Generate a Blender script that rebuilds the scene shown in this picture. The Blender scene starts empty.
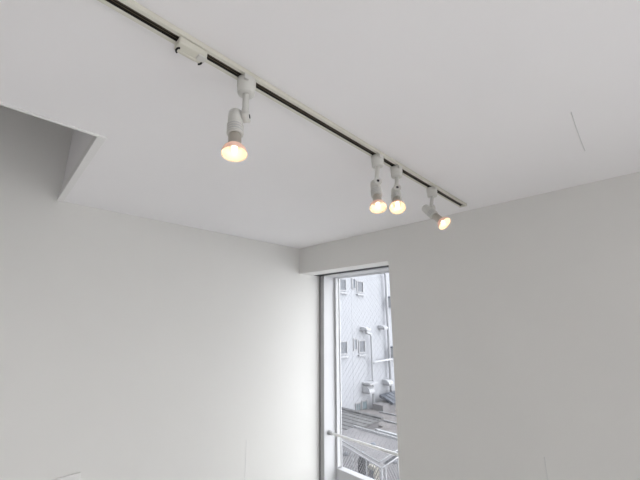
import bpy, bmesh, math, random
from mathutils import Vector, Matrix
random.seed(4)
S = bpy.context.scene
COL = S.collection
EYE = 1.75                      # eye height above the floor; the camera stands at x = y = 0
CEIL = EYE + 0.51
XR = 1.548                      # face of the right wall
YL = 1.758                      # face of the left wall

# ------------------------------------------------------------------ materials
def mat(name, col, rough=0.6, metal=0.0, spec=0.3, var=0.0, vscale=8.0, bump=0.0, bscale=300.0, emit=None, estr=0.0):
    m = bpy.data.materials.new(name); m.use_nodes = True
    nt = m.node_tree; b = nt.nodes['Principled BSDF']
    b.inputs['Base Color'].default_value = (*col, 1)
    b.inputs['Roughness'].default_value = rough
    b.inputs['Metallic'].default_value = metal
    b.inputs['Specular IOR Level'].default_value = spec
    tc = nt.nodes.new('ShaderNodeTexCoord')
    if var:
        n = nt.nodes.new('ShaderNodeTexNoise'); n.inputs['Scale'].default_value = vscale; n.inputs['Detail'].default_value = 4
        nt.links.new(tc.outputs['Object'], n.inputs['Vector'])
        r = nt.nodes.new('ShaderNodeMapRange')
        r.inputs['From Min'].default_value = .3; r.inputs['From Max'].default_value = .7
        r.inputs['To Min'].default_value = 1 - var; r.inputs['To Max'].default_value = 1 + var
        nt.links.new(n.outputs['Fac'], r.inputs['Value'])
        mx = nt.nodes.new('ShaderNodeVectorMath'); mx.operation = 'SCALE'
        mx.inputs[0].default_value = col
        nt.links.new(r.outputs['Result'], mx.inputs['Scale'])
        nt.links.new(mx.outputs['Vector'], b.inputs['Base Color'])
    if bump:
        n = nt.nodes.new('ShaderNodeTexNoise'); n.inputs['Scale'].default_value = bscale; n.inputs['Detail'].default_value = 3
        nt.links.new(tc.outputs['Object'], n.inputs['Vector'])
        bp = nt.nodes.new('ShaderNodeBump'); bp.inputs['Strength'].default_value = bump; bp.inputs['Distance'].default_value = .001
        nt.links.new(n.outputs['Fac'], bp.inputs['Height']); nt.links.new(bp.outputs['Normal'], b.inputs['Normal'])
    if emit:
        b.inputs['Emission Color'].default_value = (*emit, 1); b.inputs['Emission Strength'].default_value = estr
    return m

M = {}
M['wall'] = mat('white_wallpaper', (.80, .79, .765), .85, spec=.15, var=.008, vscale=3, bump=.15, bscale=400)
M['ceil'] = mat('white_ceiling_paper', (.90, .885, .89), .85, spec=.15, var=.006, vscale=3, bump=.12, bscale=400)
M['trim'] = mat('white_painted_trim', (.84, .83, .82), .5)
M['floor'] = mat('pale_floor_boards', (.80, .78, .765), .45, var=.08, vscale=6)
M['ivory'] = mat('ivory_plastic', (.68, .66, .58), .4, spec=.4)
M['white_pl'] = mat('white_lamp_plastic', (.66, .65, .615), .38, spec=.45)
M['black'] = mat('black_rubber_and_gap_shade', (.012, .012, .012), .6)
M['slot'] = mat('black_rail_insert', (.018, .015, .012), .5)
M['copper'] = mat('dull_copper_strip', (.16, .12, .08), .4, metal=.8)
M['cap'] = mat('nickel_bulb_cap', (.50, .47, .42), .38, metal=.7)
M['frame'] = mat('white_aluminium', (0.62, 0.62, 0.63), .4, spec=.3)
M['grey_al'] = mat('grey_aluminium_and_face_shade', (.50, .50, .51), .4, metal=.2)
M['steel'] = mat('satin_white_steel', (.93, .93, .92), .35, spec=.5)
M['plate'] = mat('white_switch_plastic', (.82, .81, .79), .35, spec=.5)
M['wire'] = mat('dull_wire', (.30, .30, .33), .6, metal=.2)
M['seam'] = mat('paper_seam', (.74, .735, .73), .8)
M['facade'] = mat('white_facade_paint', (0.383, 0.389, 0.412), .85, spec=.1, var=.025, vscale=.8)
M['facade2'] = mat('white_pipe_paint', (0.42, 0.422, 0.439), .6)
M['ext_dark'] = mat('dark_window_glass', (0.088, 0.097, 0.116), .3, spec=.5, var=.3, vscale=6)
M['ext_mid'] = mat('frosted_window_glass', (0.161, 0.176, 0.201), .35, spec=.4, var=.15, vscale=6)
M['teal'] = mat('greenish_window_glass', (0.185, 0.234, 0.256), .25, spec=.5)
M['roof_tile'] = mat('grey_roof_tile', (0.138, 0.136, 0.138), .8, var=.28, vscale=5)
M['roof_old'] = mat('weathered_slate_roof', (0.184, 0.171, 0.169), .85, var=.22, vscale=3.5)
M['flat'] = mat('grey_roof_coating', (0.202, 0.194, 0.2), .75, var=.12, vscale=1.6)
M['galv'] = mat('galvanised_steel', (0.322, 0.32, 0.329), .45, metal=.3, var=.1, vscale=20)
M['mesh'] = mat('grey_expanded_mesh', (0.192, 0.186, 0.192), .6, metal=.3)
M['dark_in'] = mat('dark_plastic', (0.038, 0.038, 0.045), .6)
M['asphalt'] = mat('pale_concrete_ground', (.50, .50, .51), .9, var=.2, vscale=2)
M['cream'] = mat('cream_plastic', (0.461, 0.435, 0.371), .5)

def glass_mat():
    m = bpy.data.materials.new('clear_pane'); m.use_nodes = True
    nt = m.node_tree; nt.nodes.clear()
    o = nt.nodes.new('ShaderNodeOutputMaterial'); mx = nt.nodes.new('ShaderNodeMixShader')
    t = nt.nodes.new('ShaderNodeBsdfTransparent'); t.inputs['Color'].default_value = (.965, .975, .985, 1)
    g = nt.nodes.new('ShaderNodeBsdfGlossy'); g.inputs['Roughness'].default_value = .02
    f = nt.nodes.new('ShaderNodeLayerWeight'); f.inputs['Blend'].default_value = .12
    q = nt.nodes.new('ShaderNodeMath'); q.operation = 'MULTIPLY_ADD'; q.inputs[1].default_value = .5; q.inputs[2].default_value = .015
    nt.links.new(f.outputs['Facing'], q.inputs[0]); nt.links.new(q.outputs[0], mx.inputs[0]); nt.links.new(t.outputs[0], mx.inputs[1]); nt.links.new(g.outputs[0], mx.inputs[2])
    nt.links.new(mx.outputs[0], o.inputs['Surface'])
    return m
M['glass'] = glass_mat()
def frosted():
    m = bpy.data.materials.new('frosted_pane'); m.use_nodes = True
    nt = m.node_tree; nt.nodes.clear()
    o = nt.nodes.new('ShaderNodeOutputMaterial'); a = nt.nodes.new('ShaderNodeMixShader'); a.inputs[0].default_value = .85
    d = nt.nodes.new('ShaderNodeBsdfDiffuse'); d.inputs['Color'].default_value = (.80, .84, .82, 1)
    t = nt.nodes.new('ShaderNodeBsdfTranslucent'); t.inputs['Color'].default_value = (.95, .97, .96, 1)
    nt.links.new(d.outputs[0], a.inputs[1]); nt.links.new(t.outputs[0], a.inputs[2]); nt.links.new(a.outputs[0], o.inputs['Surface'])
    return m
M['frost'] = frosted()
def shell_mat():
    m = bpy.data.materials.new('dichroic_reflector'); m.use_nodes = True
    nt = m.node_tree; nt.nodes.clear()
    o = nt.nodes.new('ShaderNodeOutputMaterial'); mx = nt.nodes.new('ShaderNodeMixShader'); mx.inputs[0].default_value = .22
    d = nt.nodes.new('ShaderNodeBsdfDiffuse'); d.inputs['Color'].default_value = (.90, .80, .70, 1)
    t = nt.nodes.new('ShaderNodeBsdfTranslucent'); t.inputs['Color'].default_value = (.80, .34, .28, 1)
    nt.links.new(d.outputs[0], mx.inputs[1]); nt.links.new(t.outputs[0], mx.inputs[2]); nt.links.new(mx.outputs[0], o.inputs['Surface'])
    return m
M['shell'] = shell_mat()
M['filament'] = mat('lit_filament', (1, .9, .7), .5, emit=(1, .86, .60), estr=12)
def lens_mat():
    m = bpy.data.materials.new('fluted_lamp_glass'); m.use_nodes = True
    nt = m.node_tree; nt.nodes.clear()
    o = nt.nodes.new('ShaderNodeOutputMaterial')
    t = nt.nodes.new('ShaderNodeBsdfTransparent'); t.inputs['Color'].default_value = (.97, .96, .93, 1)
    d = nt.nodes.new('ShaderNodeBsdfTranslucent'); d.inputs['Color'].default_value = (.95, .90, .80, 1)
    g = nt.nodes.new('ShaderNodeBsdfGlossy'); g.inputs['Roughness'].default_value = .15
    a = nt.nodes.new('ShaderNodeMixShader'); a.inputs[0].default_value = .35
    b = nt.nodes.new('ShaderNodeMixShader'); b.inputs[0].default_value = .05
    nt.links.new(t.outputs[0], a.inputs[1]); nt.links.new(d.outputs[0], a.inputs[2])
    nt.links.new(a.outputs[0], b.inputs[1]); nt.links.new(g.outputs[0], b.inputs[2]); nt.links.new(b.outputs[0], o.inputs['Surface'])
    return m
M['lens'] = lens_mat()

# ------------------------------------------------------------------ mesh building
class MB:
    def __init__(s): s.bm = bmesh.new()
    def box(s, a, b, bevel=0.0, seg=2, rot=None, piv=None):
        lo = Vector([min(p, q) for p, q in zip(a, b)]); hi = Vector([max(p, q) for p, q in zip(a, b)])
        r = bmesh.ops.create_cube(s.bm, size=1)
        vs = r['verts']
        for v in vs:
            v.co = Vector([lo[i] + (v.co[i] + .5) * (hi[i] - lo[i]) for i in range(3)])
        if bevel:
            es = list({e for v in vs for e in v.link_edges})
            q = bmesh.ops.bevel(s.bm, geom=es, offset=bevel, segments=seg, profile=.5, affect='EDGES')
            vs = list({v for f in q['faces'] for v in f.verts} | {v for v in vs if v.is_valid})
        if rot is not None:
            p = Vector(piv)
            for v in vs: v.co = p + rot @ (v.co - p)
        return s
    def lathe(s, prof, org, axis, n=32, cap0=True, cap1=True):
        org = Vector(org); ax = Vector(axis).normalized()
        t = Vector((0, 0, 1)) if abs(ax.z) < .9 else Vector((1, 0, 0))
        u = ax.cross(t).normalized(); w = ax.cross(u)
        rings = []
        for (d, r) in prof:
            rings.append([s.bm.verts.new(org + ax * d + (u * math.cos(2 * math.pi * k / n) + w * math.sin(2 * math.pi * k / n)) * r) for k in range(n)])
        for a, b in zip(rings, rings[1:]):
            for k in range(n):
                f = s.bm.faces.new((a[k], a[(k + 1) % n], b[(k + 1) % n], b[k])); f.smooth = True
        if cap0: s.bm.faces.new(rings[0][::-1])
        if cap1: s.bm.faces.new(rings[-1])
        return s
    def cyl(s, a, b, r, n=20, r2=None):
        a = Vector(a); b = Vector(b); L = (b - a).length
        return s.lathe([(0, r), (L, r if r2 is None else r2)], a, b - a, n)
    def tube(s, pts, r, n=14):
        pts = [Vector(p) for p in pts]
        rings = []
        up = None
        for i, p in enumerate(pts):
            d = (pts[min(i + 1, len(pts) - 1)] - pts[max(i - 1, 0)]).normalized()
            if up is None:
                up = d.cross(Vector((0, 0, 1)) if abs(d.z) < .9 else Vector((1, 0, 0))).normalized()
            up = (up - d * up.dot(d)).normalized(); w = d.cross(up)
            rr = r[i] if isinstance(r, (list, tuple)) else r
            rings.append([s.bm.verts.new(p + (up * math.cos(2 * math.pi * k / n) + w * math.sin(2 * math.pi * k / n)) * rr) for k in range(n)])
        for a, b in zip(rings, rings[1:]):
            for k in range(n):
                f = s.bm.faces.new((a[k], a[(k + 1) % n], b[(k + 1) % n], b[k])); f.smooth = True
        s.bm.faces.new(rings[0][::-1]); s.bm.faces.new(rings[-1])
        return s
    def prism(s, poly, ax, lo, hi):
        """poly in the two other axes, extruded along ax ('x','y','z')."""
        def mk(p, t):
            return {'x': (t, p[0], p[1]), 'y': (p[0], t, p[1]), 'z': (p[0], p[1], t)}[ax]
        a = [s.bm.verts.new(mk(p, lo)) for p in poly]; b = [s.bm.verts.new(mk(p, hi)) for p in poly]
        n = len(poly)
        for k in range(n): s.bm.faces.new((a[k], a[(k + 1) % n], b[(k + 1) % n], b[k]))
        s.bm.faces.new(a[::-1]); s.bm.faces.new(b)
        return s
    def xform(s, mtx):
        for v in s.bm.verts: v.co = mtx @ v.co
        return s
    def build(s, name, m, parent=None, loc=(0, 0, 0), normals=True):
        if normals: bmesh.ops.recalc_face_normals(s.bm, faces=s.bm.faces[:])
        org = Vector(loc)
        if parent is not None:
            org = Vector(parent['_org'])
        for v in s.bm.verts: v.co -= org
        me = bpy.data.meshes.new(name); s.bm.to_mesh(me); s.bm.free()
        me.materials.append(m)
        o = bpy.data.objects.new(name, me); COL.objects.link(o)
        if parent is not None:
            o.parent = parent
        else:
            o.location = org
        o['_org'] = tuple(org)
        return o

def tag(o, label=None, cat=None, group=None, kind=None):
    if label: o['label'] = label
    if cat: o['category'] = cat
    if group: o['group'] = group
    if kind: o['kind'] = kind
    return o
def thing(name, loc, label, cat, group=None):
    o = bpy.data.objects.new(name, None); COL.objects.link(o); o.location = loc; o.empty_display_size = .05
    o['_org'] = tuple(loc)
    return tag(o, label, cat, group)
def Z(z): return EYE + z

# ------------------------------------------------------------------ room shell
HX0, HX1, HY0 = -1.15, .152, 1.036           # ceiling hatch
XB, YF = -5.5, -2.6                          # wall behind the camera, wall on its right
SOFF = Z(.326); JY = 1.0085
b = MB().box((XB - .2, YF - .2, -.12), (XR + .22, YL + .2, 0))
tag(b.build('floor', M['floor']), 'pale floor below the picture', 'floor', kind='structure')
b = MB()
b.box((XB - .2, YF - .2, CEIL), (XR + .42, HY0, CEIL + .12)).box((HX1, HY0, CEIL), (XR + .42, YL, CEIL + .12)).box((XB - .2, HY0, CEIL), (HX0, YL, CEIL + .12))
# shaft above the hatch
b.box((HX1, HY0, CEIL + .12), (HX1 + .05, YL, CEIL + .85)).box((HX0 - .05, HY0, CEIL + .12), (HX0, YL, CEIL + .85))
b.box((HX0 - .05, HY0 - .05, CEIL + .12), (HX1 + .05, HY0, CEIL + .85)).box((HX0 - .05, HY0 - .05, CEIL + .85), (HX1 + .05, YL, CEIL + .9))
ceiling = tag(b.build('ceiling', M['ceil']), 'white papered ceiling with a hatch opening at the left', 'ceiling', kind='structure')
sm = MB(); sm.tube([(.959, .067, CEIL - .0002), (1.05, .0700, CEIL - .0004), (1.14, .0716, CEIL - .0004), (1.23, .0725, CEIL - .0002)], .0011, 8)
tag(sm.build('seam', M['seam'], ceiling), 'short straight raised line on the ceiling')
b = MB().box((XB - .2, YL, -.1), (XR + .42, YL + .2, CEIL + .9))
wl = tag(b.build('wall_left', M['wall']), 'white left wall', 'wall', kind='structure')
sm = MB(); sm.tube([(1.171, YL - .0002, Z(-.65)), (1.172, YL - .0004, Z(-.78)), (1.172, YL - .0002, Z(-.95))], .0009, 8)
tag(sm.build('seam', M['seam'], wl), 'short vertical paper seam low on the left wall')
b = MB()
W0, W1, WZ0, WZ1 = -2.3, -.75, .05, 2.05     # second window of this wall, right of the picture
b.box((XR, JY, SOFF), (1.674, YL, CEIL))                     # lintel over the recess
b.box((XR, W1, 0), (1.753, JY, CEIL)).box((XR, YF - .2, 0), (1.753, W0, CEIL))
b.box((XR, W0, 0), (1.753, W1, WZ0)).box((XR, W0, WZ1), (1.753, W1, CEIL))
b.box((1.674, JY, SOFF + .05), (1.753, YL, CEIL))
b.box((1.755, W1, -.1), (1.96, .94, CEIL)).box((1.755, .94, Z(.372)), (1.96, YL, CEIL))
wr = tag(b.build('wall_right', M['wall']), 'white right wall with the window recess at its left end', 'wall', kind='structure')
sm = MB(); sm.tube([(XR - .0002, .3824, Z(-.485)), (XR - .0005, .3822, Z(-.53)), (XR - .0002, .383, Z(-.60))], .0011, 8)
tag(sm.build('seam', M['seam'], wr), 'short vertical raised line low on the right wall')
b = MB()
BZ0, BZ1 = .1, 2.12
b.box((XB - .2, YF - .2, 0), (XB, YL, CEIL))
tag(b.build('wall_back', M['wall']), 'white wall behind the camera', 'wall', kind='structure')
b = MB()
b.box((XB, YF - .2, 0), (-1.9, YF, CEIL)).box((.1, YF - .2, 0), (XR, YF, CEIL)).box((-1.9, YF - .2, 0), (.1, YF, BZ0)).box((-1.9, YF - .2, BZ1), (.1, YF, CEIL))
tag(b.build('wall_front', M['wall']), 'white wall on the camera right with a wide window opening', 'wall', kind='structure')
b = MB().box((1.96, -2.8, -.16), (2.62, 2.6, -.05))  # unseen ledge added to bounce sunlight up to the ceiling
tag(b.build('bounce_ledge', M['trim']), 'unseen white ledge added outside below the windows to bounce light up', 'ledge', kind='structure')
# hatch lining
t = .014
b = MB()
b.box((HX1 - .008, HY0 - .008, CEIL - .004), (HX1 + t, YL, CEIL + .026), .001, 1)
b.box((HX0, HY0 - .008, CEIL - .003), (HX1 - .008, HY0 + .003, CEIL + .022), .001, 1)
tag(b.build('trim_1', M['trim']), 'thin white edging around the ceiling hatch', 'trim', kind='structure')

# ------------------------------------------------------------------ window
FX = 1.757; FY0, FY1 = .945, 1.752
JT = 1.715                                   # inner face of the left frame jamb
HB = Z(.3235); HT0 = Z(.3275)
win = tag(MB().box((FX, JT, Z(-1.7)), (1.92, FY1, HT0)).box((FX, FY0, Z(-1.7)), (1.92, .98, HT0)).box((FX, .98, HB), (1.92, JT, HT0)).box((FX, .98, Z(-1.7)), (1.92, JT, Z(-1.66))).build('window_1', M['frame'], loc=(FX, 1.35, Z(-1.7))),
          'tall white framed wired glass window in the recess', 'window', kind='structure')
tag(MB().box((FX - .002, JT + .0005, Z(-1.7)), (FX - .0002, FY1, HT0)).build('face_shade_strip', M['grey_al'], win), 'face strip of the frame with its shade put in as grey')  # grey colour stands in for shade on the frame's room-side face
tag(MB().box((FX - .004, FY1 + .0005, Z(-1.7)), (FX + .02, YL - .0005, SOFF + .02)).box((1.679, 1.0125, HT0 + .001), (1.7545, YL - .0005, SOFF + .049)).build('gasket_and_gap_shade', M['black'], win), 'black seal beside the frame and black fill for the gap shade above it')  # seal beside the jamb; the black box paints the shade in the head gap
SX = 1.867
sash = MB().box((SX, JT - .017, Z(-.96)), (1.915, JT - .0005, HB - .0005)).box((SX, .982, Z(-.96)), (1.915, 1.0, HB - .0005)).box((SX, 1.0, HB - .003), (1.915, JT - .017, HB - .0005)).build('sash', M['frame'], win)
MB().box((SX + .034, JT - .0215, Z(-.965)), (SX + .040, JT - .0172, HB - .0032)).box((SX + .034, 1.0, HB - .005), (SX + .04, JT - .0215, HB - .0032)).build('glazing_bead', M['grey_al'], sash)
tr = MB().box((SX, .982, Z(-1.05)), (1.919, JT - .0005, Z(-.967)), .002, 1).build('transom', M['frame'], win)
pane = tag(MB().box((SX + .041, 1.0, Z(-.9665)), (SX + .0475, JT - .0175, HB - .0034)).build('pane', M['glass'], win), 'clear pane with diamond wire mesh')
MB().box((SX + .03, .985, Z(-1.655)), (SX + .038, JT - .001, Z(-1.052))).build('lower_panel', M['frost'], win)
wm = MB()
px = SX + .0442; y0, y1, z0, z1 = 1.002, JT - .019, Z(-.965), HB - .004
sl = 1.35; st = .034
for sgn in (1, -1):
    c = -3.0
    while c < 4.0:
        # line z = z0 + sgn*sl*(y-y0) + c, clipped to the pane
        ts = []
        ya, yb = y0, y1
        za, zb = z0 + c, z0 + c + sgn * sl * (y1 - y0)
        def clip(ya, za, yb, zb):
            if za > zb: ya, za, yb, zb = yb, zb, ya, za
            if zb <= z0 or za >= z1: return None
            if za < z0: ya += (z0 - za) / (zb - za) * (yb - ya); za = z0
            if zb > z1: yb = ya + (z1 - za) / (zb - za) * (yb - ya); zb = z1
            return ya, za, yb, zb
        q = clip(ya, za, yb, zb)
        if q and q[3] - q[1] > .01: wm.cyl((px, q[0], q[1]), (px, q[2], q[3]), .0004, 4)
        c += st * sl
wm.build('wire_mesh', M['wire'], pane)

hr = thing('handrail', (1.802, JT, Z(-.737)), 'white metal safety handrail across the inside of the window', 'handrail')
MB().cyl((1.802, JT - .006, Z(-.737)), (1.802, .99, Z(-.737)), .0088, 20).build('rail', M['steel'], hr)
tag(MB().cyl((1.802, JT - .0003, Z(-.737)), (1.802, JT - .006, Z(-.737)), .017, 24).lathe([(0, .0125), (.026, .0125)], (1.802, JT - .006, Z(-.737)), (0, -1, 0), 24).build('bracket', M['grey_al'], hr), 'grey end bracket')

# ------------------------------------------------------------------ wall plate
pl = thing('wall_plate', (.345, YL, Z(-.65)), 'white plastic plate on the left wall at the bottom of the picture', 'wall plate')
MB().box((.3, YL - .009, Z(-.712)), (.388, YL - .0003, Z(-.592)), .003, 3).build('plate', M['plate'], pl)
MB().box((.322, YL - .0115, Z(-.69)), (.366, YL - .0085, Z(-.614)), .0012, 2).build('rocker', M['plate'], pl)

# ------------------------------------------------------------------ lighting track
TY = .534; TW = .0158; TH = .0115; SL = .0072; TX0, TX1 = -1.6, 1.432
TB = CEIL - TH
trk = thing('lighting_track', (.5, TY, CEIL), 'long ivory lighting track with a black slot on the ceiling', 'lighting track')
b = MB()
for sg in (1, -1):
    b.box((TX0, TY + sg * (SL + .0002), TB), (TX1, TY + sg * TW, CEIL - .0005), .0007, 1)
b.box((TX0, TY - SL - .001, CEIL - .003), (TX1, TY + SL + .001, CEIL - .0005))
b.build('rail', M['ivory'], trk)
b = MB().box((TX0, TY - SL, CEIL - .0075), (TX1, TY + SL, CEIL - .0031))
b.box((TX0, TY - SL, TB + .0012), (TX1, TY - SL + .0008, CEIL - .0075)).box((TX0, TY + SL - .0008, TB + .0012), (TX1, TY + SL, CEIL - .0075))
ins = tag(b.build('slot_insert', M['slot'], trk), 'black slot along the rail')
b = MB()
for yy in (-.0026, .0026): b.box((TX0, TY + yy - .0005, CEIL - .0082), (TX1, TY + yy + .0005, CEIL - .0075))
b.build('conductor', M['copper'], ins)
MB().box((TX1 + .0002, TY - TW - .0006, TB - .0012), (TX1 + .014, TY + TW + .0006, CEIL - .0005), .0015, 2).build('end_cap', M['ivory'], trk)

# plug adapter without a lamp
ad = thing('track_plug', (.193, TY, TB), 'cream plug adapter with black hooks and no lamp on the track', 'plug adapter')
b = MB().box((.166, TY - .0135, TB - .014), (.219, TY + .0145, TB - .0003), .0028, 3)
b.box((.170, TY + .006, TB - .0155), (.206, TY + .0135, TB - .004), .002, 2)
b.build('body', M['ivory'], ad)
MB().box((.172, TY - SL + .001, TB - .0002), (.213, TY + SL - .001, TB + .0035)).build('mounting_tongue', M['ivory'], ad)
MB().box((.203, TY - .0118, TB - .0165), (.2195, TY + .0035, TB - .0125), .0015, 2).build('lock_slider', M['white_pl'], ad)
for x, sg in ((.1725, -1), (.2130, 1)):
    pts = [(x + sg * .0045 * math.cos(a) - sg * .001, TY + .0070 + .0072 * math.sin(a), TB - .0146) for a in [math.radians(d) for d in range(-80, 81, 16)]]
    tag(MB().tube(pts, .0019, 8).build('hook', M['black'], ad), 'black hook')

# ------------------------------------------------------------------ spotlights
def spotlight(x, label, stem_end, off, axis, L, groove=True):
    root = thing('track_spotlight', (x, TY, TB), label, 'spotlight', 'spotlights plugged into the ceiling track')
    O = Vector((x, TY, TB))
    a = MB().lathe([(0.0003, .0175), (.002, .0195), (.018, .0195), (.0192, .0182), (.033, .0178), (.0355, .0165), (.0365, .006)], O, (0, 0, -1), 36)
    ada = a.build('adapter', M['white_pl'], root)
    MB().box((x - .0185, TY - .0225, TB - .016), (x - .006, TY - .0165, TB - .005), .001, 1).build('lock_lever', M['white_pl'], ada)
    Sx = Vector(stem_end); P = Sx + Vector(off); ax = Vector(axis).normalized()
    top = O + Vector((0, 0, -.0362))
    # stem with an S bend that runs into the hinge
    pts = [top, top * .55 + (Sx + Vector((0, 0, .014))) * .45, Sx + Vector((0, 0, .014)), Sx + Vector((0, 0, .004)) + Vector(off) * .12, Sx + Vector(off) * .45 + Vector((0, 0, -.002)), P]
    # smooth
    def cr(p, n=5):
        q = []
        for i in range(len(p) - 1):
            a0 = p[max(i - 1, 0)]; a1 = p[i]; a2 = p[i + 1]; a3 = p[min(i + 2, len(p) - 1)]
            for k in range(n):
                u = k / n
                q.append(.5 * ((2 * a1) + (a2 - a0) * u + (2 * a0 - 5 * a1 + 4 * a2 - a3) * u * u + (3 * a1 - a0 - 3 * a2 + a3) * u ** 3))
        q.append(p[-1]); return q
    sp = cr(pts)
    n = len(sp)
    rad = [.0066 + .0054 * max(0, (i / (n - 1) - .45) / .55) for i in range(n)]
    MB().tube(sp, rad, 18).build('stem', M['white_pl'], root)
    hd = Vector(off).normalized()
    h = MB().cyl(Sx - hd * .009, Sx + hd * .006, .0122, 24).build('hinge', M['white_pl'], root)
    MB().cyl(Sx - hd * .0105, Sx - hd * .0088, .0042, 14).build('hinge_screw', M['dark_in'], h)
    hou = MB().lathe([(-.017, .006), (-.0155, .0115), (-.012, .0142), (-.004, .0152), (.014, .0155), (.016, .0147), (.020, .0147)], P, ax, 30).build('housing', M['white_pl'], root)
    prof = [(.0202, .0155)]
    for k in range(4):
        d = .0202 + k * .0062
        prof += [(d + .0008, .0168), (d + .0036, .0168), (d + .0042, .0150), (d + .0062, .0150)]
    prof += [(.0455, .0150)]
    so_ = MB().lathe(prof, P, ax, 30).build('socket', M['white_pl'], root)
    for d in (.0251, .0313, .0375):
        MB().lathe([(d - .0005, .0153), (d - .0005, .0160), (d + .0009, .0160), (d + .0009, .0153)], P, ax, 30).build('groove', M['grey_al'], so_)
    bulb = MB().lathe([(.0457, .0118), (.048, .0128), (L - .0235, .0130), (L - .0195, .0124)], P, ax, 28).build('bulb_cap', M['cap'], root)
    sh = [(L - .0205, .0128), (L - .0195, .0150), (L - .017, .0182), (L - .0135, .0210), (L - .009, .0233), (L - .0045, .0246), (L - .0022, .0250), (L, .0250)]
    refl = tag(MB().lathe(sh, P, ax, 40, cap1=False, cap0=True).build('reflector', M['shell'], root), 'pinkish glass reflector of the lit bulb')
    MB().lathe([(L - .0022, .0238), (L - .001, .0205), (L - .0003, .012), (L, .003)], P, ax, 40, cap0=False).build('front_glass', M['lens'], refl)
    MB().lathe([(L - .0195, .0018), (L - .0185, .0042), (L - .016, .0052), (L - .011, .0052), (L - .0075, .004), (L - .0065, .0015)], P, ax, 18).build('filament', M['filament'], refl)
    return root

spotlight(.3135, 'nearest spotlight, beside the plug adapter, its lit bulb pointing straight down',
          (.3145, TY, Z(.410)), (-.0135, .0135, -.002), (-.066, -.168, -.984), .093)
spotlight(.786, 'second nearest spotlight, left of the close pair, its lit bulb tipped slightly forward',
          (.779, TY, Z(.408)), (.008, .012, -.004), (-.29, -.275, -.915), .093)
spotlight(.8945, 'right spotlight of the close pair, its round lit face turned to the viewer',
          (.890, TY, Z(.420)), (.010, .010, -.004), (-.50, -.33, -.80), .094)
spotlight(1.144, 'farthest spotlight near the track end, its lit bulb swung to the right',
          (1.130, TY, Z(.412)), (-.0145, .0125, -.004), (-.114, -.676, -.728), .102)

# ------------------------------------------------------------------ outside
YB = 9.79
ground = tag(MB().box((2.6, -12, -6.3), (40, 40, -6)).build('ground', M['asphalt']), 'asphalt ground far below the window', 'ground', kind='structure')
bld = thing('apartment_building', (13, YB, -6), 'white apartment building with small windows and wall pipes seen through the window', 'building')
MB().box((6, YB, -6), (11.82, YB + 6, Z(5.0))).box((11.82, YB - .005, -6), (14.55, YB + 6, Z(5.0))).box((14.55, YB - .003, -6), (22, YB + 6, Z(5.0))).build('wall', M['facade'], bld)
def bwin(x0, x1, z0, z1, y, glass='ext_dark', bars=1, sill=True):
    f = MB()
    w = .045
    f.box((x0, y - .04, z0), (x0 + w, y + .0, z1)).box((x1 - w, y - .04, z0), (x1, y, z1)).box((x0 + w, y - .04, z0), (x1 - w, y, z0 + w)).box((x0 + w, y - .04, z1 - w), (x1 - w, y, z1))
    for k in range(bars):
        xx = x0 + (x1 - x0) * (k + 1) / (bars + 1)
        f.box((xx - .02, y - .035, z0 + w), (xx + .02, y, z1 - w))
    o = f.build('window', M['galv'], bld)
    MB().box((x0 + w, y - .012, z0 + w), (x1 - w, y - .001, z1 - w)).build('pane', M[glass], o)
    if sill: MB().box((x0 - .05, y - .11, z0 - .13), (x1 + .05, y, z0 - .07)).build('sill', M['facade2'], o)
for zo in (0, -2.70):
    bwin(10.98, 11.44, Z(1.31 + zo), Z(1.86 + zo), YB, 'ext_dark', 0)
    bwin(11.86, 12.13, Z(1.43 + zo), Z(1.94 + zo), YB - .005, 'ext_mid', 0, False)
    bwin(12.22, 12.70, Z(1.30 + zo), Z(1.85 + zo), YB - .005, 'ext_dark', 0)
bwin(11.90, 12.27, Z(-3.90), Z(-3.42), YB - .005, 'teal', 1, False)
bwin(12.33, 12.75, Z(-4.0), Z(-3.40), YB - .005, 'teal', 0, False)
yp = YB - .19
def pipe(pts, r): MB().tube(pts, r, 12).build('pipe', M['facade2'], bld)
pipe([(14.40, yp, -6), (14.40, yp, Z(2.3)), (14.30, yp, Z(2.42)), (14.12, yp, Z(2.45))], .065)
pipe([(12.98, yp, -6), (12.98, yp, Z(-.72)), (12.92, yp, Z(-.60)), (12.80, yp + .05, Z(-.56)), (12.62, yp + .05, Z(-.52))], .05)
pipe([(12.98, yp - .02, Z(-1.86)), (13.1, yp - .04, Z(-1.84)), (14.9, yp - .04, Z(-1.80))], .05)
def hood(x, z, w=.34, h=.24):
    m = MB().prism([(YB - .005, z + h), (YB - .22, z + h * .92), (YB - .36, z + h * .55), (YB - .40, z + .02), (YB - .005, z + .02)], 'x', x - w / 2, x + w / 2).build('vent_hood', M['facade2'], bld)
    MB().box((x - w / 2 + .03, YB - .37, z - .05), (x + w / 2 - .03, YB - .005, z + .019)).build('louvre', M['galv'], m)
hood(12.55, Z(-.42), .32, .16); hood(13.95, Z(-.36), .32, .16); hood(14.15, Z(-2.90), .34, .2); hood(12.64, Z(-3.05), .38, .28)
MB().box((12.42, YB - .46, Z(-2.72)), (13.0, YB - .005, Z(-2.64))).build('ledge', M['facade2'], bld)
for zc in (.68, -1.78):
    m = MB().box((14.62, YB - .34, Z(zc)), (15.2, YB + .05, Z(zc + .46)), .02, 2).build('heater_box', M['facade2'], bld)
    MB().box((14.62, YB - .26, Z(zc + .47)), (14.95, YB + .05, Z(zc + .55))).build('flue', M['ext_mid'], m)

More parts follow.
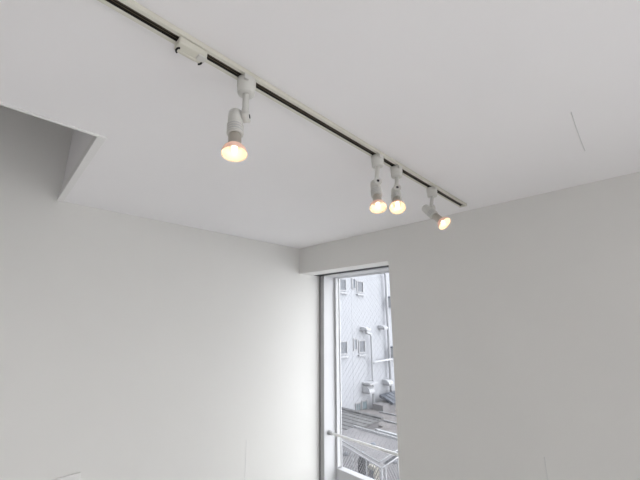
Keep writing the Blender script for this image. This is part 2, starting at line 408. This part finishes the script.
# low house with a tiled roof, left
hs = thing('tile_roof_house', (9.4, 8.6, -6), 'low house with a grey tiled roof at the foot of the white building', 'house')
ry0, ry1 = 7.40, 9.72
MB().box((5.6, ry0 + .12, -6), (10.4, ry1, Z(-3.42))).build('wall', M['flat'], hs)
rf = MB()
for k in range(18):                          # low pitched courses of tiles
    x0 = 5.4 + k * .285; za = Z(-3.44) + .0065 * k
    rf.prism([(x0, za + .012), (x0 + .31, za), (x0 + .31, za - .05), (x0, za - .05)], 'y', ry0, ry1)
rf.build('roof', M['roof_tile'], hs)
MB().box((10.40, ry0, Z(-3.34)), (10.56, ry1, Z(-3.26)), .02, 1).build('ridge', M['roof_tile'], hs)

# lean-to with old slate roof, right, with white beams
ln = thing('slate_roof_shed', (11.4, 7.5, -6), 'wide shed with a weathered slate roof in front of the white building', 'shed')
MB().box((8.95, 4.2, -6), (15.4, 7.2, Z(-4.2))).box((10.6, 7.2, -6), (15.4, 9.6, Z(-4.2))).build('wall', M['roof_old'], ln)
sr = MB()
def slz(x): return Z(-3.42) - (x - 8.9) * .092
for k in range(21):
    x0 = 8.9 + k * .32; x1 = x0 + .34
    sr.prism([(x0, slz(x0)), (x1, slz(x1) + .014), (x1, slz(x1) - .05), (x0, slz(x0) - .05)], 'y', 4.0, 7.34 if x0 < 10.4 else 9.7)
sr.build('roof', M['roof_old'], ln)
for x, yb in ((9.75, 7.2), (11.2, 8.7), (12.5, 9.0)):
    MB().box((x, 4.05, slz(x)), (x + .07, yb, slz(x) + .06)).build('beam', M['galv'], ln)
sb = thing('rooftop_lean_to', (14.8, 8.9, Z(-3.85)), 'small dark roofed lean-to behind the slate roof at the right', 'lean-to')
MB().box((12.75, 8.95, Z(-3.95)), (15.6, 9.5, Z(-3.52))).build('wall', M['flat'], sb)
sv = MB()
for k in range(8):
    x0 = 13.3 + k * .31
    sv.prism([(8.8, Z(-3.46)), (9.5, Z(-3.23)), (9.5, Z(-3.31)), (8.8, Z(-3.54))], 'x', x0, x0 + .26)
sv.prism([(8.8, Z(-3.52)), (9.5, Z(-3.29)), (9.5, Z(-3.33)), (8.8, Z(-3.56))], 'x', 13.28, 15.8)
sv.build('roof', M['ext_dark'], sb)

# flat roof of the neighbour
fl = thing('flat_roof_block', (7.2, 5.5, -6), 'low grey flat roofed block below the window', 'building')
MB().box((3.6, 2.0, -6), (8.66, 7.1, Z(-3.24))).build('wall', M['flat'], fl)
MB().box((3.5, 1.9, Z(-3.24)), (8.78, 7.24, Z(-3.2))).build('roof_slab', M['flat'], fl)
MB().box((8.70, 1.9, Z(-3.2)), (8.78, 7.24, Z(-3.15))).build('kerb', M['galv'], fl)
MB().box((9.0, 2.4, Z(-3.30)), (9.10, 6.6, Z(-3.18)), .02, 2).build('gutter', M['facade2'], fl)
for (x, y) in ((7.35, 4.9), (7.9, 5.9), (6.9, 6.0)):
    MB().lathe([(0, .07), (.05, .06), (.07, .03)], (x, y, Z(-3.2)), (0, 0, 1), 14).build('roof_drain', M['ext_mid'], fl)

# galvanised mesh enclosure standing on the flat roof
cg = thing('mesh_enclosure', (5.38, 3.855, Z(-3.2)), 'galvanised mesh enclosure with double top rails below the handrail', 'enclosure')
C = Vector((5.38, 3.855, Z(-2.5))); da = Vector((.283, .959, 0)).normalized(); db = Vector((.994, .108, 0)).normalized()
def cp(a, q, z): return C + da * a + db * q + Vector((0, 0, z))
HT = -.7
LA, LB = 3.4, 1.3
r = .014
tr_ = MB()
tr_.cyl(cp(0, 0, 0), cp(LA, 0, 0), r, 10).cyl(cp(0, 0, 0), cp(0, LB, 0), r, 10).cyl(cp(LA, 0, 0), cp(LA, LB, 0), r, 10)
tr_.cyl(cp(.17, .13, 0), cp(LA, .13, 0), r, 10).cyl(cp(.17, .13, 0), cp(.17, LB, 0), r, 10)
tr_.build('top_rail', M['galv'], cg)
def quadpanel(q, name, m, th=.008):
    bmx = MB(); vs = [bmx.bm.verts.new(p) for p in q]; us = [bmx.bm.verts.new(p + Vector((0, 0, -th))) for p in q]
    bmx.bm.faces.new(vs); bmx.bm.faces.new(us[::-1])
    for k in range(4): bmx.bm.faces.new((vs[k], vs[(k + 1) % 4], us[(k + 1) % 4], us[k]))
    return bmx.build(name, m, cg)
quadpanel([cp(.03, .02, -.012), cp(LA, .02, -.012), cp(LA, .11, -.012), cp(.03, .11, -.012)], 'coping', M['flat'])
quadpanel([cp(.03, .115, -.012), cp(.15, .115, -.012), cp(.15, .20, -.012), cp(.03, .20, -.012)], 'coping', M['flat'])
quadpanel([cp(.04, .21, -.03), cp(.14, .21, -.03), cp(.14, LB, -.03), cp(.04, LB, -.03)], 'channel', M['dark_in'])
for a in (0, .45, .9, 1.35, 1.8, 2.25, 2.7, 3.15): MB().cyl(cp(a, 0, 0), cp(a, 0, HT), .016, 10).build('post', M['galv'], cg)
for q in (.13, .62, 1.1): MB().cyl(cp(0, q, 0), cp(0, q, HT), .016, 10).build('post', M['galv'], cg)
def mesh_side(f, L, name):
    m = MB(); step = .075; c = -1.0
    while c < L + 1.0:
        for sg in (1, -1):
            # s from c, going down by |HT|
            s0, s1 = c, c + sg * .7 * .8
            u0, u1 = 0.0, 1.0
            lo, hi = 0.0, L
            def clipu():
                a, b2 = 0.0, 1.0
                d = s1 - s0
                ta, tb = (lo - s0) / d, (hi - s0) / d
                if ta > tb: ta, tb = tb, ta
                return max(a, ta), min(b2, tb)
            ua, ub = clipu()
            if ub - ua > .02:
                m.cyl(f(s0 + (s1 - s0) * ua, HT * ua), f(s0 + (s1 - s0) * ub, HT * ub), .006, 4)
        c += step
    return m.build(name, M['mesh'], cg)
mesh_side(lambda s, z: cp(s, .0, z), LA, 'side_mesh')
mesh_side(lambda s, z: cp(0, s, z), LB, 'side_mesh')
tk = thing('meter_box', tuple(cp(.62, .45, HT)), 'small cream box inside the mesh enclosure', 'box')
MB().box(cp(.62, .45, HT) + Vector((-.08, -.08, .0)), cp(.62, .45, HT) + Vector((.08, .08, .42)), .01, 2).build('case', M['cream'], tk)
MB().box(cp(.62, .45, HT) + Vector((-.088, -.05, .18)), cp(.62, .45, HT) + Vector((-.0805, .05, .36))).build('window', M['ext_mid'], tk)
cn = thing('gas_cylinder', tuple(cp(.92, .4, HT)), 'slim dark cylinder inside the mesh enclosure', 'cylinder')
MB().lathe([(0, .10), (.02, .115), (.42, .115), (.49, .07), (.52, .03)], cp(.92, .4, HT), (0, 0, 1), 20).build('body', M['dark_in'], cn)
MB().cyl(cp(.92, .4, HT + .52), cp(.92, .4, HT + .58), .025, 10).build('valve', M['ext_mid'], cn)

# ------------------------------------------------------------------ light
w = bpy.data.worlds.new('overcast'); S.world = w; w.use_nodes = True
nt = w.node_tree; bg = nt.nodes['Background']
tc = nt.nodes.new('ShaderNodeTexCoord'); sx = nt.nodes.new('ShaderNodeSeparateXYZ'); nt.links.new(tc.outputs['Generated'], sx.inputs[0])
mr = nt.nodes.new('ShaderNodeMapRange'); mr.inputs['From Min'].default_value = -.1; mr.inputs['From Max'].default_value = .8
nt.links.new(sx.outputs['Z'], mr.inputs['Value'])
mx = nt.nodes.new('ShaderNodeMix'); mx.data_type = 'RGBA'
mx.inputs['A'].default_value = (.96, .98, 1.0, 1); mx.inputs['B'].default_value = (.90, .95, 1.0, 1)
nt.links.new(mr.outputs['Result'], mx.inputs['Factor']); nt.links.new(mx.outputs['Result'], bg.inputs['Color'])
bg.inputs['Strength'].default_value = 1.42

def area(name, loc, size, direction, power=0, portal=False, col=(1, 1, 1)):
    l = bpy.data.lights.new(name, 'AREA'); l.shape = 'RECTANGLE'; l.size, l.size_y = size; l.energy = power; l.color = col
    if portal: l.cycles.is_portal = True
    o = bpy.data.objects.new(name, l); COL.objects.link(o); o.location = loc
    o.rotation_euler = Vector(direction).to_track_quat('-Z', 'Y').to_euler()
    return o
# area lamp added in the second window's opening to boost its daylight
area('window_daylight_boost', (XR - .01, (W0 + W1) / 2, (WZ0 + WZ1) / 2), (W1 - W0 - .1, WZ1 - WZ0 - .1), (-1, 0, -.7), 3, col=(.97, .985, 1))
sl_ = bpy.data.lights.new('hazy_sun', 'SUN'); sl_.energy = 5.2; sl_.angle = math.radians(105); sl_.color = (1, .99, 1)
so = bpy.data.objects.new('hazy_sun', sl_); COL.objects.link(so); so.location = (6, -4, 8)
so.rotation_euler = Vector((-.72, .47, -.45)).to_track_quat('-Z', 'Y').to_euler()

# ------------------------------------------------------------------ camera
cam = bpy.data.cameras.new('camera'); cam.sensor_width = 36; cam.sensor_fit = 'HORIZONTAL'
cam.lens = 36 * 329 / 640; cam.clip_start = .01; cam.clip_end = 200
co = bpy.data.objects.new('camera', cam); COL.objects.link(co)
co.location = (0, 0, EYE)
pitch = math.atan(81 / 329)
co.rotation_euler = (math.pi / 2 + pitch, 0, math.radians(-45))
S.camera = co
for o in list(S.objects):
    if '_org' in o: del o['_org']
v = S.view_settings; v.view_transform = 'Standard'; v.look = 'None'; v.exposure = 0.34; v.gamma = 1.0; v.use_curve_mapping = False
